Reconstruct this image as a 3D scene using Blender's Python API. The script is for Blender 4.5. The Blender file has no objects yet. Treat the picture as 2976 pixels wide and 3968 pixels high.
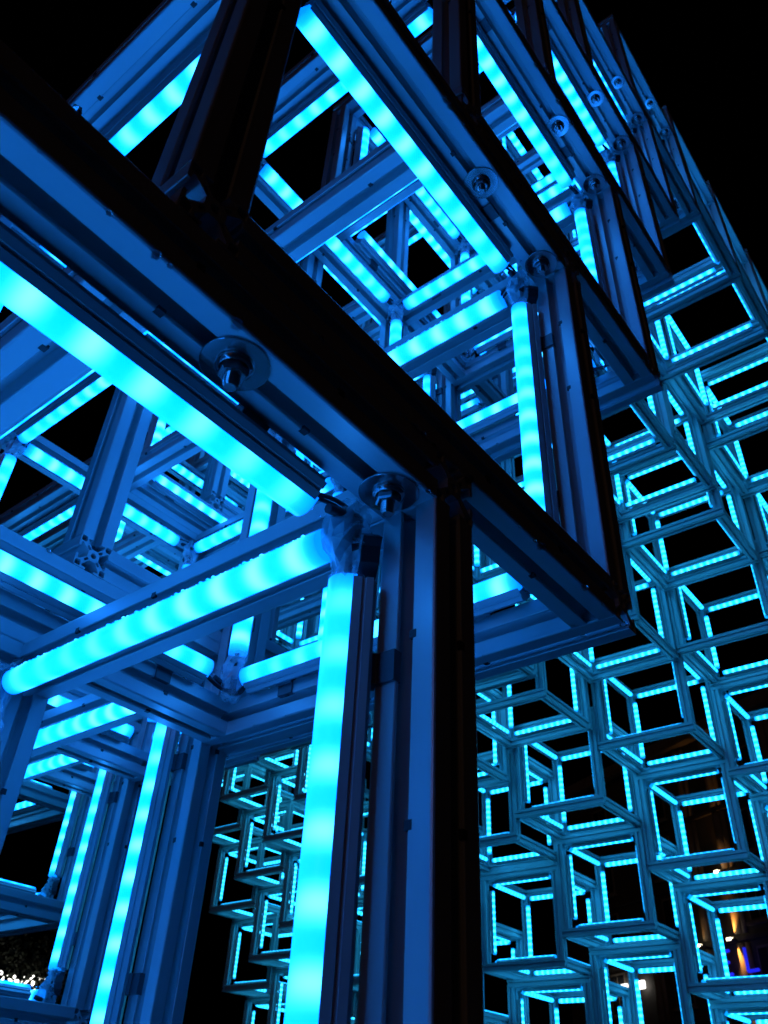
import bpy, bmesh, math, random
from mathutils import Matrix, Vector

# ------------------------------------------------------------------ scene, camera, light
S = 0.5                                   # one cube edge in metres; X, Y, Z below are counted in cube edges
scene = bpy.context.scene
COL = scene.collection
random.seed(7)

CAM_POS = (-0.70612628 * S, -0.45032271 * S, -0.69339459 * S)
RIGHT = Vector((0.6189676, -0.78416721, 0.04428195))
DOWN = Vector((0.4981888, 0.34839909, -0.7939937))
FWD = Vector((0.60719604, 0.51351714, 0.60631107))
cam_data = bpy.data.cameras.new('camera')
cam = bpy.data.objects.new('camera', cam_data)
COL.objects.link(cam)
m = Matrix.Identity(4)
for i in range(3):
    m[i][0] = RIGHT[i]; m[i][1] = -DOWN[i]; m[i][2] = -FWD[i]; m[i][3] = CAM_POS[i]
cam.matrix_world = m
cam_data.sensor_fit = 'HORIZONTAL'
cam_data.sensor_width = 36.0
cam_data.lens = 36.0 * 3196.293 / 2976.0
cam_data.clip_start = 0.01
cam_data.clip_end = 2000.0
cam_data.dof.use_dof = True
cam_data.dof.focus_distance = 0.62
cam_data.dof.aperture_fstop = 30.0
scene.camera = cam

GLOW_DIR = Vector((0.90, 0.30, -0.30)).normalized()      # city glow comes in low along the street
GLOW_ELEV = math.asin(-GLOW_DIR.z)
world = bpy.data.worlds.new('World')
scene.world = world
world.use_nodes = True
wn = world.node_tree
bg = wn.nodes['Background']
sky = wn.nodes.new('ShaderNodeTexSky')
sky.sky_type = 'NISHITA'
sky.sun_disc = False
sky.sun_elevation = math.radians(-6.0)
sky.sun_rotation = math.atan2(-GLOW_DIR.x, -GLOW_DIR.y)
wn.links.new(sky.outputs[0], bg.inputs[0])
bg.inputs[1].default_value = 0.05

sun_data = bpy.data.lights.new('sun', 'SUN')
sun_data.energy = 0.03
sun_data.color = (1.0, 0.48, 0.22)
sun_data.angle = math.radians(12)
sun = bpy.data.objects.new('sun', sun_data)
COL.objects.link(sun)
sun.rotation_euler = GLOW_DIR.to_track_quat('-Z', 'Y').to_euler()
sun.location = (0, 0, 20)

vs = scene.view_settings
vs.view_transform = 'Standard'
vs.look = 'None'
vs.exposure = 0.0
vs.gamma = 1.0
vs.use_curve_mapping = False
cy = scene.cycles
cy.use_denoising = True
cy.max_bounces = 6
cy.diffuse_bounces = 3
cy.glossy_bounces = 4
cy.transmission_bounces = 6
cy.transparent_max_bounces = 12
cy.caustics_reflective = False
cy.caustics_refractive = False
cy.sample_clamp_indirect = 6.0
try:
    cy.use_light_tree = True
except Exception:
    pass

# ------------------------------------------------------------------ materials
def new_mat(name):
    mt = bpy.data.materials.new(name)
    mt.use_nodes = True
    nt = mt.node_tree
    return mt, nt, nt.nodes['Principled BSDF']

def noise_chain(nt, scale, detail=4.0, stretch=None):
    tc = nt.nodes.new('ShaderNodeTexCoord')
    mp = nt.nodes.new('ShaderNodeMapping')
    nt.links.new(tc.outputs['Object'], mp.inputs['Vector'])
    if stretch:
        mp.inputs['Scale'].default_value = stretch
    nz = nt.nodes.new('ShaderNodeTexNoise')
    nz.inputs['Scale'].default_value = scale
    nz.inputs['Detail'].default_value = detail
    nt.links.new(mp.outputs[0], nz.inputs['Vector'])
    return nz

def ramp(nt, src, p0, c0, p1, c1):
    r = nt.nodes.new('ShaderNodeValToRGB')
    r.color_ramp.elements[0].position = p0
    r.color_ramp.elements[0].color = c0
    r.color_ramp.elements[1].position = p1
    r.color_ramp.elements[1].color = c1
    nt.links.new(src, r.inputs[0])
    return r

def aluminium_material(name, lo, hi, rough, metal):
    mt, nt, p = new_mat(name)
    big = noise_chain(nt, 9.0, 5.0)
    fine = noise_chain(nt, 60.0, 3.0, (0.08, 1, 1))
    mx = nt.nodes.new('ShaderNodeMix')
    mx.data_type = 'FLOAT'
    mx.inputs[0].default_value = 0.4
    nt.links.new(big.outputs[0], mx.inputs[2])
    nt.links.new(fine.outputs[0], mx.inputs[3])
    r = ramp(nt, mx.outputs[0], 0.3, lo, 0.7, hi)
    nt.links.new(r.outputs[0], p.inputs['Base Color'])
    rr = ramp(nt, big.outputs[0], 0.3, (rough - 0.08,) * 3 + (1,), 0.75, (rough + 0.12,) * 3 + (1,))
    nt.links.new(rr.outputs[0], p.inputs['Roughness'])
    p.inputs['Metallic'].default_value = metal
    bp = nt.nodes.new('ShaderNodeBump')
    bp.inputs['Strength'].default_value = 0.05
    bp.inputs['Distance'].default_value = 0.001
    nt.links.new(fine.outputs[0], bp.inputs['Height'])
    nt.links.new(bp.outputs[0], p.inputs['Normal'])
    return mt

MAT = {}
MAT['alu'] = aluminium_material('anodised_aluminium', (0.46, 0.48, 0.49, 1), (0.57, 0.59, 0.60, 1), 0.40, 0.42)
MAT['channel'] = aluminium_material('channel_aluminium', (0.40, 0.41, 0.43, 1), (0.48, 0.49, 0.5, 1), 0.38, 0.5)
MAT['steel'] = aluminium_material('zinc_steel', (0.36, 0.36, 0.36, 1), (0.55, 0.55, 0.55, 1), 0.18, 0.95)

def led_material():
    """Milky LED cover: ten diodes glow through it, the two ends stay dim."""
    mt, nt, p = new_mat('led_diffuser')
    N, L = nt.nodes, nt.links
    tc = N.new('ShaderNodeTexCoord')
    sp = N.new('ShaderNodeSeparateXYZ')
    L.new(tc.outputs['Object'], sp.inputs[0])

    def math_node(op, a, b=None, clamp=False):
        n = N.new('ShaderNodeMath')
        n.operation = op
        n.use_clamp = clamp
        for k, v in enumerate((a, b)):
            if v is None:
                continue
            if isinstance(v, (int, float)):
                n.inputs[k].default_value = v
            else:
                L.new(v, n.inputs[k])
        return n.outputs[0]
    x = sp.outputs[0]
    ph = math_node('MULTIPLY', x, 2 * math.pi / 0.0345)
    c = math_node('COSINE', ph)                      # dark at the middle of the tube, ten dots
    c = math_node('MULTIPLY', c, -0.5)
    c = math_node('ADD', c, 0.5)
    dot = math_node('POWER', c, 2.2)
    # brighter where the cover bulges away from the channel
    lw = N.new('ShaderNodeLayerWeight')
    lw.inputs[0].default_value = 0.45
    face = math_node('SUBTRACT', 1.0, lw.outputs['Facing'])
    dot = math_node('MULTIPLY', dot, math_node('ADD', math_node('MULTIPLY', math_node('POWER', face, 1.4), 0.88), 0.12))
    ax = math_node('ABSOLUTE', x)
    end = math_node('SUBTRACT', 0.176, ax)
    end = math_node('DIVIDE', end, 0.016, True)
    end = math_node('POWER', end, 0.8)
    end = math_node('ADD', math_node('MULTIPLY', end, 0.72), 0.28)
    mix = N.new('ShaderNodeMix')
    mix.data_type = 'RGBA'
    L.new(dot, mix.inputs[0])
    mix.inputs[6].default_value = (0.0, 0.84, 5.4, 1)
    mix.inputs[7].default_value = (0.28, 3.2, 8.6, 1)
    oi = N.new('ShaderNodeObjectInfo')
    tint = N.new('ShaderNodeMix')
    tint.data_type = 'RGBA'
    tint.blend_type = 'MULTIPLY'
    tint.inputs[0].default_value = 1.0
    L.new(mix.outputs[2], tint.inputs[6])
    L.new(oi.outputs['Color'], tint.inputs[7])
    L.new(tint.outputs[2], p.inputs['Emission Color'])
    L.new(end, p.inputs['Emission Strength'])
    p.inputs['Base Color'].default_value = (0.55, 0.6, 0.62, 1)
    p.inputs['Roughness'].default_value = 0.35
    return mt
MAT['led'] = led_material()

def plain(name, col, rough, metal=0.0, **kw):
    mt, nt, p = new_mat(name)
    nz = noise_chain(nt, kw.pop('nscale', 30.0))
    v = kw.pop('vary', 0.15)
    r = ramp(nt, nz.outputs[0], 0.3, tuple(c * (1 - v) for c in col) + (1,), 0.7, tuple(min(1, c * (1 + v)) for c in col) + (1,))
    nt.links.new(r.outputs[0], p.inputs['Base Color'])
    p.inputs['Roughness'].default_value = rough
    p.inputs['Metallic'].default_value = metal
    for k, val in kw.items():
        p.inputs[k].default_value = val
    return mt
MAT['cable'] = plain('black_cable', (0.02, 0.02, 0.022), 0.45)
MAT['bracket'] = plain('bracket_metal', (0.13, 0.13, 0.14), 0.5, 0.4)
MAT['wire'] = plain('grey_wire', (0.25, 0.24, 0.22), 0.5)

def wrap_material():
    mt, nt, p = new_mat('clear_plastic_wrap')
    p.inputs['Base Color'].default_value = (0.9, 0.93, 0.95, 1)
    p.inputs['Roughness'].default_value = 0.12
    tr = nt.nodes.new('ShaderNodeBsdfTransparent')
    mx = nt.nodes.new('ShaderNodeMixShader')
    nz = noise_chain(nt, 45.0, 3.0)
    r = ramp(nt, nz.outputs[0], 0.35, (0.2, 0.2, 0.2, 1), 0.7, (0.65, 0.65, 0.65, 1))
    nt.links.new(r.outputs[0], mx.inputs[0])
    nt.links.new(tr.outputs[0], mx.inputs[1])
    nt.links.new(p.outputs[0], mx.inputs[2])
    nt.links.new(mx.outputs[0], nt.nodes['Material Output'].inputs[0])
    return mt
MAT['wrap'] = wrap_material()
MAT['water'] = plain('water_drop', (0.95, 0.97, 1.0), 0.02, 0.0, **{'Transmission Weight': 1.0, 'IOR': 1.33, 'vary': 0.0})

def glow(name, col, strength, base=(0.5, 0.5, 0.5)):
    mt, nt, p = new_mat(name)
    p.inputs['Base Color'].default_value = base + (1,)
    nz = noise_chain(nt, 3.0)
    r = ramp(nt, nz.outputs[0], 0.2, tuple(c * 0.85 for c in col) + (1,), 0.8, col + (1,))
    nt.links.new(r.outputs[0], p.inputs['Emission Color'])
    p.inputs['Emission Strength'].default_value = strength
    return mt
MAT['white_glow'] = glow('white_light', (1.0, 0.98, 0.93), 2.5)
MAT['bulb'] = glow('fairy_bulb', (1.0, 0.97, 0.88), 5.0)
MAT['neon'] = glow('blue_sign_light', (0.01, 0.02, 1.0), 0.95)
MAT['lamp_hot'] = glow('floodlight_glass', (1.0, 0.85, 0.55), 8.0)
MAT['stone'] = plain('facade_render', (0.09, 0.08, 0.07), 0.85, nscale=2.0)
MAT['stone2'] = plain('pilaster_stone', (0.26, 0.22, 0.17), 0.8, nscale=3.0)
MAT['pane'] = plain('dark_window_glass', (0.02, 0.022, 0.025), 0.15)
MAT['paving'] = plain('wet_paving', (0.07, 0.07, 0.07), 0.35, nscale=1.5, vary=0.35)
MAT['bark'] = plain('bark', (0.09, 0.07, 0.05), 0.9, nscale=8.0)
MAT['leaf'] = plain('night_leaves', (0.04, 0.05, 0.03), 0.7, nscale=5.0)

# ------------------------------------------------------------------ mesh helpers
def to_mesh(bm, name, mats):
    me = bpy.data.meshes.new(name)
    bmesh.ops.recalc_face_normals(bm, faces=bm.faces)
    bm.to_mesh(me)
    bm.free()
    for k in mats:
        me.materials.append(MAT[k])
    return me

def link(name, me, parent=None, loc=(0, 0, 0), rot=None):
    o = bpy.data.objects.new(name, me)
    COL.objects.link(o)
    if parent is not None:
        o.parent = parent
    if rot is None:
        o.location = loc
    else:
        mm = rot.to_4x4()
        mm.translation = Vector(loc)
        o.matrix_local = mm
    return o

def tag(o, label, cat, group=None, kind=None):
    o['label'] = label
    o['category'] = cat
    if group:
        o['group'] = group
    if kind:
        o['kind'] = kind

def extrude_loops(bm, loops, x0, x1, caps=True, mat=0, smooth=False):
    """Extrude closed YZ loops along X; with caps the loops after the first are holes."""
    rings = []
    for lp in loops:
        a = [bm.verts.new((x0, y, z)) for y, z in lp]
        b = [bm.verts.new((x1, y, z)) for y, z in lp]
        rings.append((a, b))
        n = len(lp)
        for i in range(n):
            j = (i + 1) % n
            f = bm.faces.new((a[i], a[j], b[j], b[i]))
            f.material_index = mat
            f.smooth = smooth
    if caps:
        for side in (0, 1):
            if len(loops) == 1:
                f = bm.faces.new(rings[0][side])
                f.material_index = mat
            else:
                edges = []
                for a in rings:
                    r = a[side]
                    for i in range(len(r)):
                        e = bm.edges.get((r[i], r[(i + 1) % len(r)]))
                        edges.append(e)
                res = bmesh.ops.triangle_fill(bm, use_beauty=True, edges=edges)
                for g in res['geom']:
                    if isinstance(g, bmesh.types.BMFace):
                        g.material_index = mat

def rot_pts(pts, k):
    for _ in range(k):
        pts = [(-y, x) for x, y in pts]
    return pts

HALF = 0.02            # half of the 40 mm profile
def profile(detail):
    """Outline of a slotted aluminium profile (one open T slot on each side)."""
    side = []
    s, lip, und, dep, fl = 0.0052, 0.0024, 0.0104, 0.0130, 0.0035
    if detail:
        side = [(HALF, -HALF + 0.0016), (HALF, -s - 0.0006), (HALF - 0.0006, -s), (HALF - lip, -s), (HALF - lip - 0.0004, -und),
                (HALF - lip - 0.0022, -und), (HALF - dep, -fl), (HALF - dep, fl), (HALF - lip - 0.0022, und),
                (HALF - lip - 0.0004, und), (HALF - lip, s), (HALF - 0.0006, s), (HALF, s + 0.0006), (HALF, HALF - 0.0016),
                (HALF - 0.0005, HALF - 0.0005)]
    else:
        side = [(HALF, -HALF + 0.0012), (HALF, -s), (HALF - 0.009, -s), (HALF - 0.009, s), (HALF, s), (HALF, HALF - 0.0012)]
    out = []
    for k in range(4):
        out += rot_pts(side, k)
    return out

def profile_holes():
    holes = [[(0.0034 * math.cos(t * math.pi / 5), 0.0034 * math.sin(t * math.pi / 5)) for t in range(10)]]
    q = [(0.0134, 0.0120), (0.0182, 0.0120), (0.0188, 0.0128), (0.0188, 0.0180), (0.0180, 0.0188), (0.0128, 0.0188), (0.0120, 0.0182), (0.0120, 0.0134)]
    d = [(0.0041, 0.0064), (0.0064, 0.0041), (0.0102, 0.0084), (0.0084, 0.0102)]
    for k in range(4):
        holes.append(rot_pts(q, k))
        holes.append(rot_pts(d, k))
    return holes

def beam_mesh(length, detail, name):
    bm = bmesh.new()
    loops = [profile(detail)] + (profile_holes() if detail else [])
    extrude_loops(bm, loops, -length / 2, length / 2)
    if detail:                                           # small drilled fixing points on the slot lips
        for k, x in enumerate((-0.118, 0.122, 0.021)):
            for q in range(4):
                if (q + k) % 3 == 0:
                    continue
                sec = rot_pts([(HALF + 0.0003, 0.0035), (HALF + 0.0003, 0.0078), (HALF - 0.002, 0.0078), (HALF - 0.002, 0.0035)], q)
                extrude_loops(bm, [sec], x - 0.0024, x + 0.0024, mat=1)
    return to_mesh(bm, name, ['alu', 'cable'])

W = 0.08                       # profile width in cube edges
FULL, SHORT = S, S * (1 - 2 * W)
BEAM = {(d, k): beam_mesh(FULL if k == 'full' else SHORT, d, 'slotted_beam') for d in (False, True) for k in ('full', 'short')}

LED_LEN = 0.70 * S
# LED strip section: u across, v away from the frame corner (metres)
CH0, CH1, DOME = 0.0022, 0.0138, 0.0300
def dome_loop(n):
    r = 0.0105
    pts = [(-r, CH1)]
    cz = DOME - r
    for i in range(n + 1):
        t = math.pi - math.pi * i / n
        pts.append((r * math.cos(t), cz + r * math.sin(t)))
    pts.append((r, CH1))
    return pts
def channel_loop(detail):
    h = 0.0112
    if not detail:
        return [(-h, CH0), (h, CH0), (h, CH1 + 0.0012), (-h, CH1 + 0.0012)]
    return [(-0.007, CH0), (0.007, CH0), (0.008, CH0 + 0.002), (h, CH0 + 0.002), (h, CH0 + 0.0062), (h - 0.0012, CH0 + 0.0066), (h - 0.0012, CH0 + 0.0082), (h, CH0 + 0.0086),
            (h, CH1 + 0.0022), (h - 0.001, CH1 + 0.0022), (h - 0.001, CH1 - 0.001), (-h + 0.001, CH1 - 0.001), (-h + 0.001, CH1 + 0.0022), (-h, CH1 + 0.0022),
            (-h, CH0 + 0.0086), (-h + 0.0012, CH0 + 0.0082), (-h + 0.0012, CH0 + 0.0066), (-h, CH0 + 0.0062), (-h, CH0 + 0.002), (-0.008, CH0 + 0.002)]

def led_meshes():
    bm = bmesh.new()
    extrude_loops(bm, [channel_loop(True)], -LED_LEN / 2 + 0.002, LED_LEN / 2 - 0.002)
    ch = to_mesh(bm, 'led_channel', ['channel'])
    bm = bmesh.new()
    extrude_loops(bm, [dome_loop(14)], -LED_LEN / 2, LED_LEN / 2, smooth=False)
    for f in bm.faces:
        f.smooth = len(f.verts) == 4
    df = to_mesh(bm, 'led_diffuser', ['led'])
    bm = bmesh.new()
    extrude_loops(bm, [channel_loop(False)], -LED_LEN / 2 + 0.002, LED_LEN / 2 - 0.002, mat=1)
    extrude_loops(bm, [dome_loop(6)], -LED_LEN / 2, LED_LEN / 2, mat=0)
    both = to_mesh(bm, 'led_strip', ['led', 'channel'])
    return ch, df, both
ME_CH, ME_DF, ME_LED = led_meshes()

def add_box(bm, lo, hi, mat=0):
    vs_ = [bm.verts.new((x, y, z)) for x in (lo[0], hi[0]) for y in (lo[1], hi[1]) for z in (lo[2], hi[2])]
    for q in ((0, 1, 3, 2), (4, 6, 7, 5), (0, 4, 5, 1), (2, 3, 7, 6), (0, 2, 6, 4), (1, 5, 7, 3)):
        f = bm.faces.new([vs_[i] for i in q])
        f.material_index = mat

def add_ring(bm, pts, r, n=8, mat=0):
    """A tube along a list of points."""
    prev = None
    up = Vector((0.3, 0.2, 1)).normalized()
    for i, p in enumerate(pts):
        p = Vector(p)
        a = Vector(pts[max(0, i - 1)]); b = Vector(pts[min(len(pts) - 1, i + 1)])
        t = (b - a).normalized()
        u = t.cross(up).normalized()
        v = t.cross(u)
        rr = r[i] if isinstance(r, (list, tuple)) else r
        ring = [bm.verts.new(p + u * (rr * math.cos(2 * math.pi * k / n)) + v * (rr * math.sin(2 * math.pi * k / n))) for k in range(n)]
        if prev:
            for k in range(n):
                f = bm.faces.new((prev[k], prev[(k + 1) % n], ring[(k + 1) % n], ring[k]))
                f.smooth = True
                f.material_index = mat
        else:
            bm.faces.new(ring).material_index = mat
        prev = ring
    bm.faces.new(prev).material_index = mat

def lathe(bm, prof, n, mat=0, smooth=True):
    rings = []
    for r, z in prof:
        if r < 1e-6:
            rings.append([bm.verts.new((0, 0, z))])
        else:
            rings.append([bm.verts.new((r * math.cos(2 * math.pi * k / n), r * math.sin(2 * math.pi * k / n), z)) for k in range(n)])
    for a, b in zip(rings, rings[1:]):
        for k in range(n):
            k2 = (k + 1) % n
            if len(a) == 1:
                f = bm.faces.new((a[0], b[k], b[k2]))
            elif len(b) == 1:
                f = bm.faces.new((a[k], a[k2], b[0]))
            else:
                f = bm.faces.new((a[k], a[k2], b[k2], b[k]))
            f.smooth = smooth
            f.material_index = mat

def bolt_meshes():
    bm = bmesh.new()
    lathe(bm, [(0, 0), (0.0178, 0), (0.018, -0.0002), (0.018, -0.0011), (0.0177, -0.0013), (0.0075, -0.0013), (0, -0.0013)], 40, smooth=False)
    washer = to_mesh(bm, 'washer', ['steel'])
    bm = bmesh.new()                                     # flanged hexagon nut
    lathe(bm, [(0, -0.0013), (0.0098, -0.0014), (0.0098, -0.0031), (0.0078, -0.0043)], 20)
    hexa = [(0.0079 * math.cos(math.pi / 3 * k), 0.0079 * math.sin(math.pi / 3 * k)) for k in range(6)]
    top = [bm.verts.new((x, y, -0.003)) for x, y in hexa]
    mid = [bm.verts.new((x, y, -0.0082)) for x, y in hexa]
    low = [bm.verts.new((x * 0.86, y * 0.86, -0.0091)) for x, y in hexa]
    for a, b in ((top, mid), (mid, low)):
        for k in range(6):
            bm.faces.new((a[k], a[(k + 1) % 6], b[(k + 1) % 6], b[k]))
    bm.faces.new(low)
    nut = to_mesh(bm, 'nut', ['steel'])
    bm = bmesh.new()                                     # threaded end of the bolt
    prof, z, r = [(0.0030, -0.0085)], -0.0088, 0.0043
    while z > -0.0155:
        prof += [(r, z), (r - 0.0007, z - 0.0007)]
        z -= 0.0014
    prof += [(r - 0.0002, z), (r - 0.0012, z - 0.0012), (0, z - 0.0012)]
    lathe(bm, prof, 18, smooth=False)
    thread = to_mesh(bm, 'threaded_shank', ['steel'])
    return washer, nut, thread
ME_WASHER, ME_NUT, ME_THREAD = bolt_meshes()

def bracket_mesh():
    """Clip that holds the strip off the profile: a plate on one face as far as the slot and an arm to the channel."""
    bm = bmesh.new()
    q = math.sqrt(0.5)
    for x0, x1, t0, t1, n0, n1 in ((-0.010, 0.010, 0.0006, 0.0150, 0.0002, 0.0022), (-0.010, 0.010, 0.0128, 0.0150, -0.0040, 0.0002)):
        sec = [((t * q + n * q), (-t * q + n * q)) for t, n in ((t0, n0), (t1, n0), (t1, n1), (t0, n1))]
        extrude_loops(bm, [sec], x0, x1)
    add_box(bm, (-0.010, -0.0045, -0.0008), (0.010, 0.0045, CH0 + 0.0014))
    return to_mesh(bm, 'strip_bracket', ['bracket'])
ME_BRACKET = bracket_mesh()

def joint_meshes(seed):
    """Cable joint in a cube corner; local axes run along the three strips that meet there."""
    rnd = random.Random(seed)
    j = lambda v: Vector([rnd.uniform(-v, v) for _ in range(3)])
    ends = [Vector((0.100, 0.053, 0.053)), Vector((0.053, 0.080, 0.053)), Vector((0.053, 0.053, 0.094))]
    top = Vector((0.053, 0.052, 0.040))
    low = Vector((0.054, 0.053, 0.066))
    bm = bmesh.new()
    def wire(a, m1, b, r):
        pts = [a * (1 - t) ** 2 + m1 * 2 * t * (1 - t) + b * t * t for t in [k / 8 for k in range(9)]]
        add_ring(bm, pts, r, 7)
    for i in range(2):                                   # from the two level strips up to the plug
        for _ in range(2):
            wire(ends[i] + j(0.003), (ends[i] + top) * 0.5 + Vector((0, 0, -0.012)) + j(0.006), top + j(0.002), 0.0015)
    for _ in range(3):                                   # from the plug down into the upright strip
        wire(low + j(0.002), low + Vector((0, 0, 0.012)) + j(0.003), ends[2] + j(0.004), 0.0016)
    cables = to_mesh(bm, 'cables', ['cable'])
    bm = bmesh.new()
    add_ring(bm, [top, top + Vector((0, 0, 0.002)), low - Vector((0, 0, 0.003)), low], [0.003, 0.0058, 0.0055, 0.0034], 8)
    tip = Vector((0.062, 0.050, 0.046))
    add_ring(bm, [tip, tip + Vector((0.002, 0, 0.001)), tip + Vector((0.016, 0.001, 0.004))], [0.002, 0.0036, 0.0032], 8)
    # flat strap that bows out beside the strip channel
    sp = [(0.047, 0.045, 0.086), (0.053, 0.0375, 0.080), (0.0555, 0.035, 0.071), (0.053, 0.036, 0.062), (0.049, 0.043, 0.055)]
    prev = None
    for p in sp:
        p = Vector(p)
        r = [bm.verts.new(p + Vector(o)) for o in ((0.004, 0.004, 0), (-0.004, -0.004, 0), (-0.0032, -0.0048, 0.0006), (0.0048, 0.0032, 0.0006))]
        if prev:
            for k in range(4):
                bm.faces.new((prev[k], prev[(k + 1) % 4], r[(k + 1) % 4], r[k]))
        else:
            bm.faces.new(r)
        prev = r
    bm.faces.new(prev)
    plugs = to_mesh(bm, 'plugs', ['cable'])
    bm = bmesh.new()                                     # crumpled clear film tied round the plug
    n = 14
    rings = []
    for i in range(11):
        t = i / 10
        c = Vector((0.0535 + 0.003 * math.sin(4 * t), 0.0525, 0.030 + 0.062 * t))
        rr = 0.0072 + 0.0065 * math.sin(math.pi * min(1, t * 1.15)) ** 0.7 if t < 0.9 else 0.0105
        rings.append([bm.verts.new(c + Vector((math.cos(2 * math.pi * k / n), math.sin(2 * math.pi * k / n), 0)) * rr * rnd.uniform(0.72, 1.28)
                                   + Vector((0, 0, rnd.uniform(-0.003, 0.003)))) for k in range(n)])
    for a, b in zip(rings, rings[1:]):
        for k in range(n):
            if rnd.random() < 0.05:
                continue
            bm.faces.new((a[k], a[(k + 1) % n], b[(k + 1) % n]))
            bm.faces.new((a[k], b[(k + 1) % n], b[k]))
    film = to_mesh(bm, 'film', ['wrap'])
    return cables, plugs, film
JOINTS = [joint_meshes(i) for i in range(3)]

def drops_mesh(points, seed):
    rnd = random.Random(seed)
    bm = bmesh.new()
    for p, r, squash in points:
        mm = Matrix.Translation(p) @ Matrix.Diagonal((r * rnd.uniform(0.85, 1.25), r * rnd.uniform(0.85, 1.25), r * squash, 1))
        bmesh.ops.create_icosphere(bm, subdivisions=1, radius=1.0, matrix=mm)
    for f in bm.faces:
        f.smooth = True
    return to_mesh(bm, 'water_drops', ['water'])

# ------------------------------------------------------------------ one cube frame
AX = [Vector((1, 0, 0)), Vector((0, 1, 0)), Vector((0, 0, 1))]
def edge_list():
    """Twelve edges as (axis, signs of the two other axes)."""
    out = []
    for a in range(3):
        o1, o2 = [i for i in range(3) if i != a]
        for s1 in (-1, 1):
            for s2 in (-1, 1):
                out.append((a, o1, s1, o2, s2))
    return out
EDGES = edge_list()

def frame_from(x, z):
    x = x.normalized(); z = z.normalized()
    y = z.cross(x)
    return Matrix((x, y, z)).transposed()

def cube_frame(a, b, z, label, group, near=False, tint=(1, 1, 1), jitter=True, skip_led=()):
    """Cube of twelve slotted profiles with an LED strip inside each edge; (a, b, z) is its low corner in cube edges."""
    root = bpy.data.objects.new('cube_frame', None)
    COL.objects.link(root)
    root.location = ((a + 0.5) * S, (b + 0.5) * S, z * S)
    root.empty_display_size = 0.05
    tag(root, label, 'cube frame', group)
    C0 = Vector((0, 0, 0.5 * S))
    rnd = random.Random(int(a * 977 + b * 131 + z * 53 + 9000))
    for (ax, o1, s1, o2, s2) in EDGES:
        pos = C0 + AX[o1] * (s1 * (0.5 - W / 2) * S) + AX[o2] * (s2 * (0.5 - W / 2) * S)
        full = ax == 1
        rot = frame_from(AX[ax], AX[o1])
        link('post' if ax == 2 else 'beam', BEAM[(near, 'full' if full else 'short')], root, pos, rot)
    for n, (ax, o1, s1, o2, s2) in enumerate(EDGES):
        if n in skip_led:
            continue
        inw = (AX[o1] * -s1 + AX[o2] * -s2).normalized()
        corner = C0 + AX[o1] * (s1 * (0.5 - W) * S) + AX[o2] * (s2 * (0.5 - W) * S)
        rot = frame_from(AX[ax], inw)
        sh = AX[ax] * ((rnd.uniform(-0.006, 0.006) - (0.018 if ax == 0 else 0.0)) * S)
        k = rnd.uniform(0.94, 1.05)
        full_len = ax == 1
        col = (tint[0] * k, tint[1] * k, tint[2] * k, 1)
        if near:
            strip = link('led_strip', ME_CH, root, corner + sh, rot)
            if not full_len:
                strip.scale = (0.95 if ax == 0 else 0.91, 1, 1)
            d = link('diffuser', ME_DF, strip)
            d.color = col
            for t in (-0.24, 0.24):
                bk = link('bracket', ME_BRACKET, strip, (t * S + rnd.uniform(-0.01, 0.01), 0, 0))
                if rnd.random() < 0.5:
                    bk.scale = (1, -1, 1)
        else:
            d = link('led_strip', ME_LED, root, corner + sh, rot)
            if not full_len:
                d.scale = (0.95 if ax == 0 else 0.91, 1, 1)
            d.color = col
    return root

def add_bolt(root, off, detail=True):
    """Bolt end with its washer and nut under a beam; off is counted from the cube's low corner."""
    loc = (Vector(off) - Vector((0.5, 0.5, 0))) * S
    wz = link('washer', ME_WASHER, root, loc)
    wz.rotation_euler = (0, 0, random.uniform(0, 6))
    nt_ = link('nut', ME_NUT, wz)
    nt_.rotation_euler = (0, 0, random.uniform(0, 2))
    link('shank', ME_THREAD, wz)
    return wz

def add_joint(root, corner, idx=0):
    """Cable joint in corner (sx, sy, sz), each 0 or 1."""
    sg = [1 if c == 0 else -1 for c in corner]
    org = Vector([(c - 0.5) * S if i < 2 else c * S for i, c in enumerate(corner)])
    cables, plugs, film = JOINTS[idx % 3]
    o = link('cable_joint', cables, root, org)
    o.scale = sg
    link('plug', plugs, o)
    link('film', film, o)
    return o

# ------------------------------------------------------------------ ground
def build_ground():
    bm = bmesh.new()
    g = [(-300, -300), (300, -300), (300, 300), (-300, 300)]
    bm.faces.new([bm.verts.new((x, y, 0)) for x, y in g])
    o = link('ground', to_mesh(bm, 'ground', ['paving']), None, (0, 0, GROUND * S))
    o['kind'] = 'structure'
GROUND = -4.02
build_ground()

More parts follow.
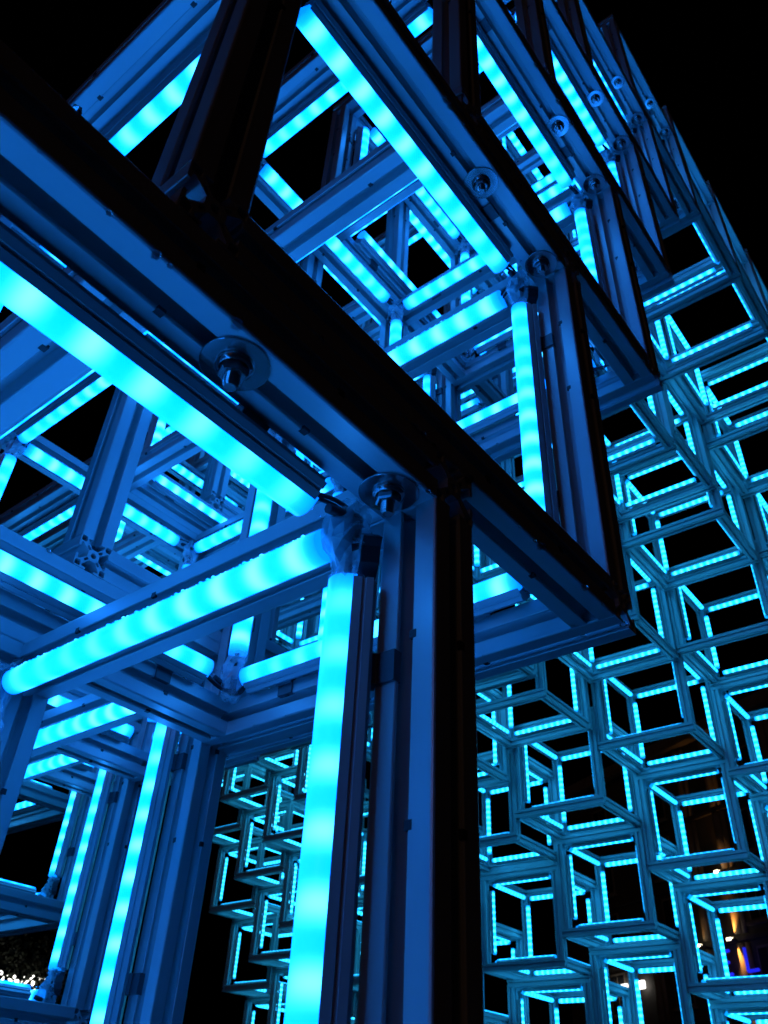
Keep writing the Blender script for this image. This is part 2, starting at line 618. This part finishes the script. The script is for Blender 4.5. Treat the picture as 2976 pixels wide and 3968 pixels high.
# ------------------------------------------------------------------ the vault of cubes
ORD = ['first', 'second', 'third', 'fourth', 'fifth', 'sixth', 'seventh', 'eighth', 'ninth', 'tenth', 'eleventh', 'twelfth', 'thirteenth', 'fourteenth', 'fifteenth', 'sixteenth', 'seventeenth', 'eighteenth']
ARCH = ['front', 'second', 'third', 'fourth', 'fifth', 'sixth']
COLUMNS = [
    [(-2.5, -4), (-2, -3), (-1.5, -2), (-1, -1), (-0.5, 0), (0, 1), (0.5, 2), (1, 3), (1.78, 4.03), (2.79, 4.5), (3.81, 4.86), (4.91, 5.17), (5.87, 4.87), (6.9, 4.15), (7.74, 3.15)],
    [(-1, -1.75), (-0.5, -0.75), (0, 0.25), (0.5, 1.25), (1, 2.25), (1.78, 3.28), (2.79, 3.75), (3.81, 4.06), (4.83, 4.32), (5.84, 4.05), (6.9, 3.36), (7.74, 2.36), (8.3, 1.34), (8.8, 0.33)],
    [(-0.5, -1.5), (0, -0.5), (0.5, 0.5), (1, 1.5), (1.5, 2.5), (2.55, 2.95), (3.7, 3.3), (4.85, 3.55), (5.94, 3.3), (6.96, 2.58), (7.81, 1.6), (8.4, 0.6), (8.9, -0.4)],
    [(0.5, -0.02), (1, 0.98), (1.5, 1.98), (2.55, 2.35), (3.65, 2.6), (4.78, 2.9), (5.88, 2.76), (6.94, 2.04), (7.78, 1.06), (8.35, 0.06), (8.85, -0.94)],
    [(1, 0.74), (1.5, 1.74), (2.52, 1.9), (3.6, 2.2), (4.75, 2.45), (5.88, 2.4), (6.96, 1.83), (7.78, 0.8), (8.3, -0.2)],
    [(6.95, 1.35), (7.75, 0.35), (8.3, -0.65)],
]
CUBES = {}
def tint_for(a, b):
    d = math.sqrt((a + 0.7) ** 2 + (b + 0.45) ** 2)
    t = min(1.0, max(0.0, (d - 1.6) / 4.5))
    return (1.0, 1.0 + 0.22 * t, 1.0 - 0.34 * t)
for k, col in enumerate(COLUMNS):
    for n, (a, z) in enumerate(col):
        side = 'near' if a + 0.5 < 4.6 else 'far'
        if side == 'near':
            lab = 'blue lit aluminium cube frame, %s up the near leg of the %s arch' % (ORD[n], ARCH[k])
        else:
            cnt = sum(1 for (a2, z2) in col if a2 >= a) - 1
            lab = 'cyan lit aluminium cube frame, %s up the far leg of the %s arch' % (ORD[cnt], ARCH[k])
        near = (k == 0 and n <= 8) or (k == 1 and n <= 5) or (k == 2 and n <= 4) or (k == 3 and n <= 3)
        CUBES[(k, n)] = cube_frame(a, float(k), z, lab, 'cube frames of the %s arch' % ARCH[k], near, tint_for(a, k))

# wing of cubes at the far end
for j in range(4):
    for i in range(-2, 4):
        a, b, z = 8.44 - 0.47 * j + 0.5 * i, 9.38 - j, 2.0 - i + 0.27 * j
        if z < -2:
            continue
        lab = 'small teal lit cube frame, %s down in the %s row of the far wing' % (ORD[i + 2], ORD[j])
        cube_frame(a, b, z, lab, 'cube frames of the far wing', False, (1.1, 1.2, 0.55))

# ------------------------------------------------------------------ fittings on the near cubes
for n in range(3, 9):
    root = CUBES[(0, n)]
    add_bolt(root, (1 - 0.37, 0.04, 1 - W))
    add_bolt(root, (1 - 0.12, 0.04, 1 - W))
    add_joint(root, (1, 0, 1), n)
    add_joint(root, (1, 1, 0), n + 1)
    add_joint(root, (1, 1, 1), n + 2)
    add_joint(root, (1, 0, 0), n + 1)
for kn in ((1, 1), (1, 2), (1, 3), (1, 4), (2, 1), (2, 2), (2, 3), (3, 0), (3, 1)):
    root = CUBES[kn]
    add_bolt(root, (1 - 0.37, 0.04, 1 - W))
    add_bolt(root, (1 - 0.12, 0.04, 1 - W))
    for cn in ((1, 0, 1), (1, 1, 1), (1, 0, 0), (0, 0, 0), (0, 1, 1)):
        add_joint(root, cn, kn[0] + kn[1])

# ------------------------------------------------------------------ rain drops on the nearest cubes
def strip_drops(root, wanted, seed, per=58):
    rnd = random.Random(seed)
    C0 = Vector((0, 0, 0.5 * S))
    pts = []
    for (ax, o1, s1, o2, s2) in EDGES:
        if (ax, s1, s2) not in wanted:
            continue
        inw = (AX[o1] * -s1 + AX[o2] * -s2).normalized()
        corner = C0 + AX[o1] * (s1 * (0.5 - W) * S) + AX[o2] * (s2 * (0.5 - W) * S)
        rot = frame_from(AX[ax], inw)
        u = rot @ Vector((0, 1, 0))
        if u.z < 0:
            u = -u
        x = -0.5
        while x < 0.5:
            x += rnd.uniform(0.6, 1.7) / per
            r = rnd.choice((0.0007, 0.0009, 0.0012, 0.0018))
            side = rnd.uniform(0.018, 0.0215)
            pts.append((corner + AX[ax] * (x * LED_LEN * 0.98) + inw * side + u * 0.0104, r, rnd.uniform(0.7, 1.0)))
    return pts
def edge_drops(a_line, n, rnd):
    """Drops hanging along a straight line (two local points)."""
    p, q = Vector(a_line[0]), Vector(a_line[1])
    out = []
    for _ in range(n):
        t = rnd.random()
        out.append((p.lerp(q, t) + Vector((0, 0, -rnd.uniform(0.0, 0.0012))), rnd.choice((0.0011, 0.0016, 0.0024, 0.0034)), rnd.uniform(0.6, 1.0)))
    return out
rd = random.Random(41)
ALLH = [(ax, s1, s2) for ax in (0, 1) for s1 in (-1, 1) for s2 in (-1, 1)]
for kn in ((0, 3), (0, 4), (0, 5), (1, 1), (1, 2), (2, 1), (0, 6)):
    root = CUBES[kn]
    pts = strip_drops(root, ALLH, kn[0] * 10 + kn[1])
    h = 0.5 * S
    for zz in (0.0, (1 - W) * S):
        pts += edge_drops(((-h, -h + 0.0004, zz), (h, -h + 0.0004, zz)), 11, rd)
        pts += edge_drops(((h - W * S, -h, zz), (h - W * S, h, zz)), 9, rd)
        pts += edge_drops(((-h, -h + W * S * 0.9, zz), (h, -h + W * S * 0.9, zz)), 5, rd)
    pts += edge_drops(((-h, -h + 0.001, S), (h, -h + 0.001, S)), 14, rd)
    o = link('water_drops', drops_mesh(pts, kn[1]), root)
    o['kind'] = 'stuff'

# ------------------------------------------------------------------ house front behind the far leg, with wall lamps and signs
FX = bpy.data.objects.new('house', None)
COL.objects.link(FX)
FX.location = (28.27, 8.75, GROUND * S)
FX.rotation_euler = (0, 0, math.atan2(-0.891, -0.454))
tag(FX, 'dark house front with pilasters washed by orange wall lamps', 'building')
Z0 = -GROUND * S                                         # camera-level heights below are measured from z = 0
def part_box(name, lo, hi, mat, parent=FX):
    bm = bmesh.new()
    add_box(bm, lo, hi)
    return link(name, to_mesh(bm, name, [mat]), parent)
part_box('wall', (-9, 0, 0), (7, 6, 11.5 + Z0), 'stone')
part_box('roof', (-9.3, -0.35, 11.5 + Z0), (7.3, 6.3, 11.9 + Z0), 'stone2')
for zc in (3.1, 5.05, 6.98, 8.95):
    part_box('ledge', (-9.02, -0.09, zc - 0.06 + Z0), (7.02, -0.002, zc + 0.06 + Z0), 'stone')
def column(x, r):
    for z0, z1 in ((0.05 - Z0, 3.02), (3.18, 4.94), (5.2, 6.84), (7.1, 8.85), (9.05, 11.4)):
        bm = bmesh.new()
        n = 14
        lp = [(x + r * math.cos(math.pi * k / n), -0.003 - r * math.sin(math.pi * k / n)) for k in range(n + 1)]
        a = [bm.verts.new((px, py, z0 + Z0)) for px, py in lp]
        b = [bm.verts.new((px, py, z1 + Z0)) for px, py in lp]
        for k in range(n):
            f = bm.faces.new((a[k], a[k + 1], b[k + 1], b[k]))
            f.smooth = True
        bm.faces.new(a)
        bm.faces.new(b)
        link('pilaster', to_mesh(bm, 'pilaster', ['stone2']), FX)
for x in (0.0, -1.35, -4.0, 2.6):
    column(x, 0.14)
    column(x + 0.27, 0.09)
for x in (0.58, 1.58, -3.2, -6.5, 3.4, 4.9):
    for z in (3.5, 5.45, 7.4, 9.3):
        wnd = part_box('window', (x, -0.035, z + Z0), (x + 0.85, -0.004, z + 1.3 + Z0), 'stone2')
        for px in (0.06, 0.45):
            part_box('pane', (x + px, -0.048, z + 0.07 + Z0), (x + px + 0.34, -0.037, z + 1.22 + Z0), 'pane', wnd)
        part_box('sill', (x - 0.08, -0.16, z - 0.09 + Z0), (x + 0.93, -0.002, z - 0.02 + Z0), 'stone2', wnd)

def wall_lamp(x, z, label, up, down):
    bm = bmesh.new()
    add_box(bm, (-0.07, -0.10, -0.03), (0.07, 0.10, 0.03))
    add_box(bm, (-0.02, 0.08, -0.02), (0.02, 0.20, 0.02))
    body = to_mesh(bm, 'lamp_body', ['bracket'])
    d = FX.rotation_euler.z
    pos = Matrix.Rotation(d, 3, 'Z') @ Vector((x, -0.31, 0)) + Vector((28.27, 8.75, z))
    o = link('wall_lamp', body, None, pos)
    o.rotation_euler = (0, 0, d)
    tag(o, label, 'lamp', 'wall lamps on the house front')
    bm = bmesh.new()
    lathe(bm, [(0, 0.032), (0.055, 0.034), (0.055, 0.046), (0, 0.05)], 12)
    add_box(bm, (-0.085, -0.125, -0.035), (0.085, -0.101, 0.035))
    link('lamp_glass', to_mesh(bm, 'lamp_glass', ['lamp_hot']), o)
    for sgn, pw in ((1, up), (-1, down)):
        if pw <= 0:
            continue
        ld = bpy.data.lights.new('lamp_beam', 'SPOT')
        ld.energy = pw
        ld.color = (1.0, 0.42, 0.08)
        ld.spot_size = math.radians(42)
        ld.spot_blend = 0.8
        ld.shadow_soft_size = 0.04
        lo = bpy.data.objects.new('lamp_beam', ld)
        COL.objects.link(lo)
        lo.parent = o
        lo.location = (0, 0.06, 0.06 * sgn)
        lo.rotation_euler = (math.radians(180 - 12) if sgn > 0 else math.radians(12), 0, 0)
wall_lamp(-0.05, 5.03, 'lit wall lamp at the foot of the orange pilaster beside the blue letters', 95.0, 120.0)
wall_lamp(-0.05, 6.97, 'upper lit wall lamp one storey above the blue letters', 8.0, 4.0)
wall_lamp(-1.40, 5.03, 'faint wall lamp at the second pilaster, half hidden behind the cubes', 3.0, 2.0)

def sign_letter(strokes, x, z, label):
    bm = bmesh.new()
    for pts in strokes:
        add_ring(bm, [(px, 0, pz) for px, pz in pts], 0.045, 10)
    d = FX.rotation_euler.z
    pos = Matrix.Rotation(d, 3, 'Z') @ Vector((x, -0.6, 0)) + Vector((28.27, 8.75, z))
    o = link('sign_letter', to_mesh(bm, 'sign_letter', ['neon']), None, pos)
    o.rotation_euler = (0, 0, d)
    tag(o, label, 'sign', 'blue sign letters')
sign_letter([[(0, 0.62), (0, 0.0)], [(0, 0.0), (0.40, 0.0)]], 0.66, 4.06, 'blue glowing letter L of the sign on the house front')
sign_letter([[(0, 0.62), (0, 0.0)], [(0, 0.0), (0.40, 0.0)], [(0, 0.62), (0.40, 0.62)], [(0, 0.32), (0.33, 0.32)]], -0.36, 4.06, 'blue glowing letter E mostly hidden behind a cube post')

def light_box(x, z, pieces, label):
    bm = bmesh.new()
    for (x0, z0, x1, z1) in pieces:
        add_box(bm, (x0, -0.05, z0), (x1, 0.05, z1))
    bmesh.ops.bevel(bm, geom=bm.edges[:], offset=0.02, segments=2, affect='EDGES')
    d = FX.rotation_euler.z
    pos = Matrix.Rotation(d, 3, 'Z') @ Vector((x, -0.2, 0)) + Vector((28.27, 8.75, z))
    o = link('light_box', to_mesh(bm, 'light_box', ['white_glow']), None, pos)
    o.rotation_euler = (0, 0, d)
    tag(o, label, 'sign', 'white light boxes on the house front')
light_box(-4.80, 4.17, [(0, 0, 0.36, 0.25)], 'square white glowing light box at the foot of the far leg')
light_box(-6.30, 4.17, [(0, 0.1, 0.24, 0.3), (0.18, 0.03, 0.38, 0.22), (0.33, 0.0, 0.72, 0.23), (0.62, -0.05, 0.95, 0.24)], 'uneven white glowing sign left of the square light box')

# ------------------------------------------------------------------ tree with fairy lights beyond the near leg
BULBS = [(6.332, 11.776, 1.241, 0.0337), (6.53, 12.017, 1.228, 0.0099), (6.446, 11.864, 1.164, 0.0272), (6.599, 12.046, 1.262, 0.0059), (6.64, 12.048, 1.218, 0.0139), (6.382, 11.551, 1.136, 0.0266), (6.388, 11.486, 1.189, 0.0209), (6.824, 12.187, 1.246, 0.0251), (6.549, 11.678, 1.154, 0.0348), (6.536, 11.656, 1.11, 0.0212), (6.972, 12.283, 1.251, 0.0183), (6.725, 11.82, 1.248, 0.0059), (6.948, 12.113, 1.197, 0.0403), (6.78, 11.794, 1.183, 0.0294), (6.906, 11.908, 1.259, 0.0377), (6.675, 11.477, 1.153, 0.0268), (6.923, 11.893, 1.168, 0.0159), (7.089, 12.065, 1.288, 0.0222), (6.943, 11.75, 1.244, 0.0157), (7.102, 11.909, 1.277, 0.006), (6.982, 11.9, 1.138, 0.008), (6.722, 11.348, 1.065, 0.0114), (6.716, 12.157, 1.165, 0.016), (6.556, 12.056, 1.158, 0.0178), (6.331, 11.85, 1.2, 0.029), (6.195, 11.616, 1.111, 0.0247), (6.561, 12.367, 1.235, 0.0242)]
tree = bpy.data.objects.new('tree', None)
COL.objects.link(tree)
tree.location = (6.4, 12.3, GROUND * S)
tag(tree, 'dark leafy tree hung with white fairy lights beyond the near leg', 'tree')
rt = random.Random(5)
bm = bmesh.new()
H = 3.0
add_ring(bm, [(0, 0, 0), (0.03, 0, 0.9), (-0.02, 0.05, 1.9), (0.05, 0.0, H)], [0.15, 0.11, 0.09, 0.05], 10)
tips = []
for k in range(14):
    t = rt.uniform(1.4, 2.9)
    an = k * 2.4
    e = Vector((math.cos(an) * rt.uniform(0.6, 1.3), math.sin(an) * rt.uniform(0.6, 1.2), t + rt.uniform(0.3, 1.0)))
    add_ring(bm, [(0, 0, t), tuple(e * 0.5 + Vector((0, 0, t * 0.45))), tuple(e)], [0.05, 0.03, 0.012], 6)
    tips.append(e)
link('trunk', to_mesh(bm, 'trunk', ['bark']), tree)
bm = bmesh.new()
for e in tips + [Vector((0, 0, 3.6)), Vector((0.3, -0.4, 3.4))]:
    for _ in range(260):
        p = e + Vector((rt.gauss(0, 0.33), rt.gauss(0, 0.33), rt.gauss(0, 0.26)))
        nrm = Vector((rt.gauss(0, 1), rt.gauss(0, 1), rt.gauss(0.3, 1))).normalized()
        u = nrm.orthogonal().normalized() * rt.uniform(0.025, 0.05)
        v = nrm.cross(u) * 0.55
        bm.faces.new([bm.verts.new(p + u), bm.verts.new(p + v), bm.verts.new(p - u), bm.verts.new(p - v)])
crown = link('crown', to_mesh(bm, 'crown', ['leaf']), tree)
fairy = bpy.data.objects.new('fairy_lights', None)
COL.objects.link(fairy)
fairy.location = (6.6, 11.9, 1.0)
tag(fairy, 'string of white glowing fairy lights in the tree beyond the near leg', 'fairy lights')
for (x, y, z, r) in BULBS:
    bm = bmesh.new()
    mm = Matrix.Diagonal((r * rt.uniform(0.75, 1.1), r * rt.uniform(0.75, 1.1), r * rt.uniform(0.9, 1.3), 1))
    bmesh.ops.create_icosphere(bm, subdivisions=2, radius=1.0, matrix=mm)
    for f in bm.faces:
        f.smooth = True
    link('bulb', to_mesh(bm, 'bulb', ['bulb']), fairy, (x - 6.6, y - 11.9, z - 1.0))
bm = bmesh.new()
order = sorted(BULBS, key=lambda q: (q[0] - q[1]))
add_ring(bm, [(q[0] - 6.6, q[1] - 11.9, q[2] - 1.0) for q in order], 0.003, 5)
link('string', to_mesh(bm, 'string', ['cable']), fairy)
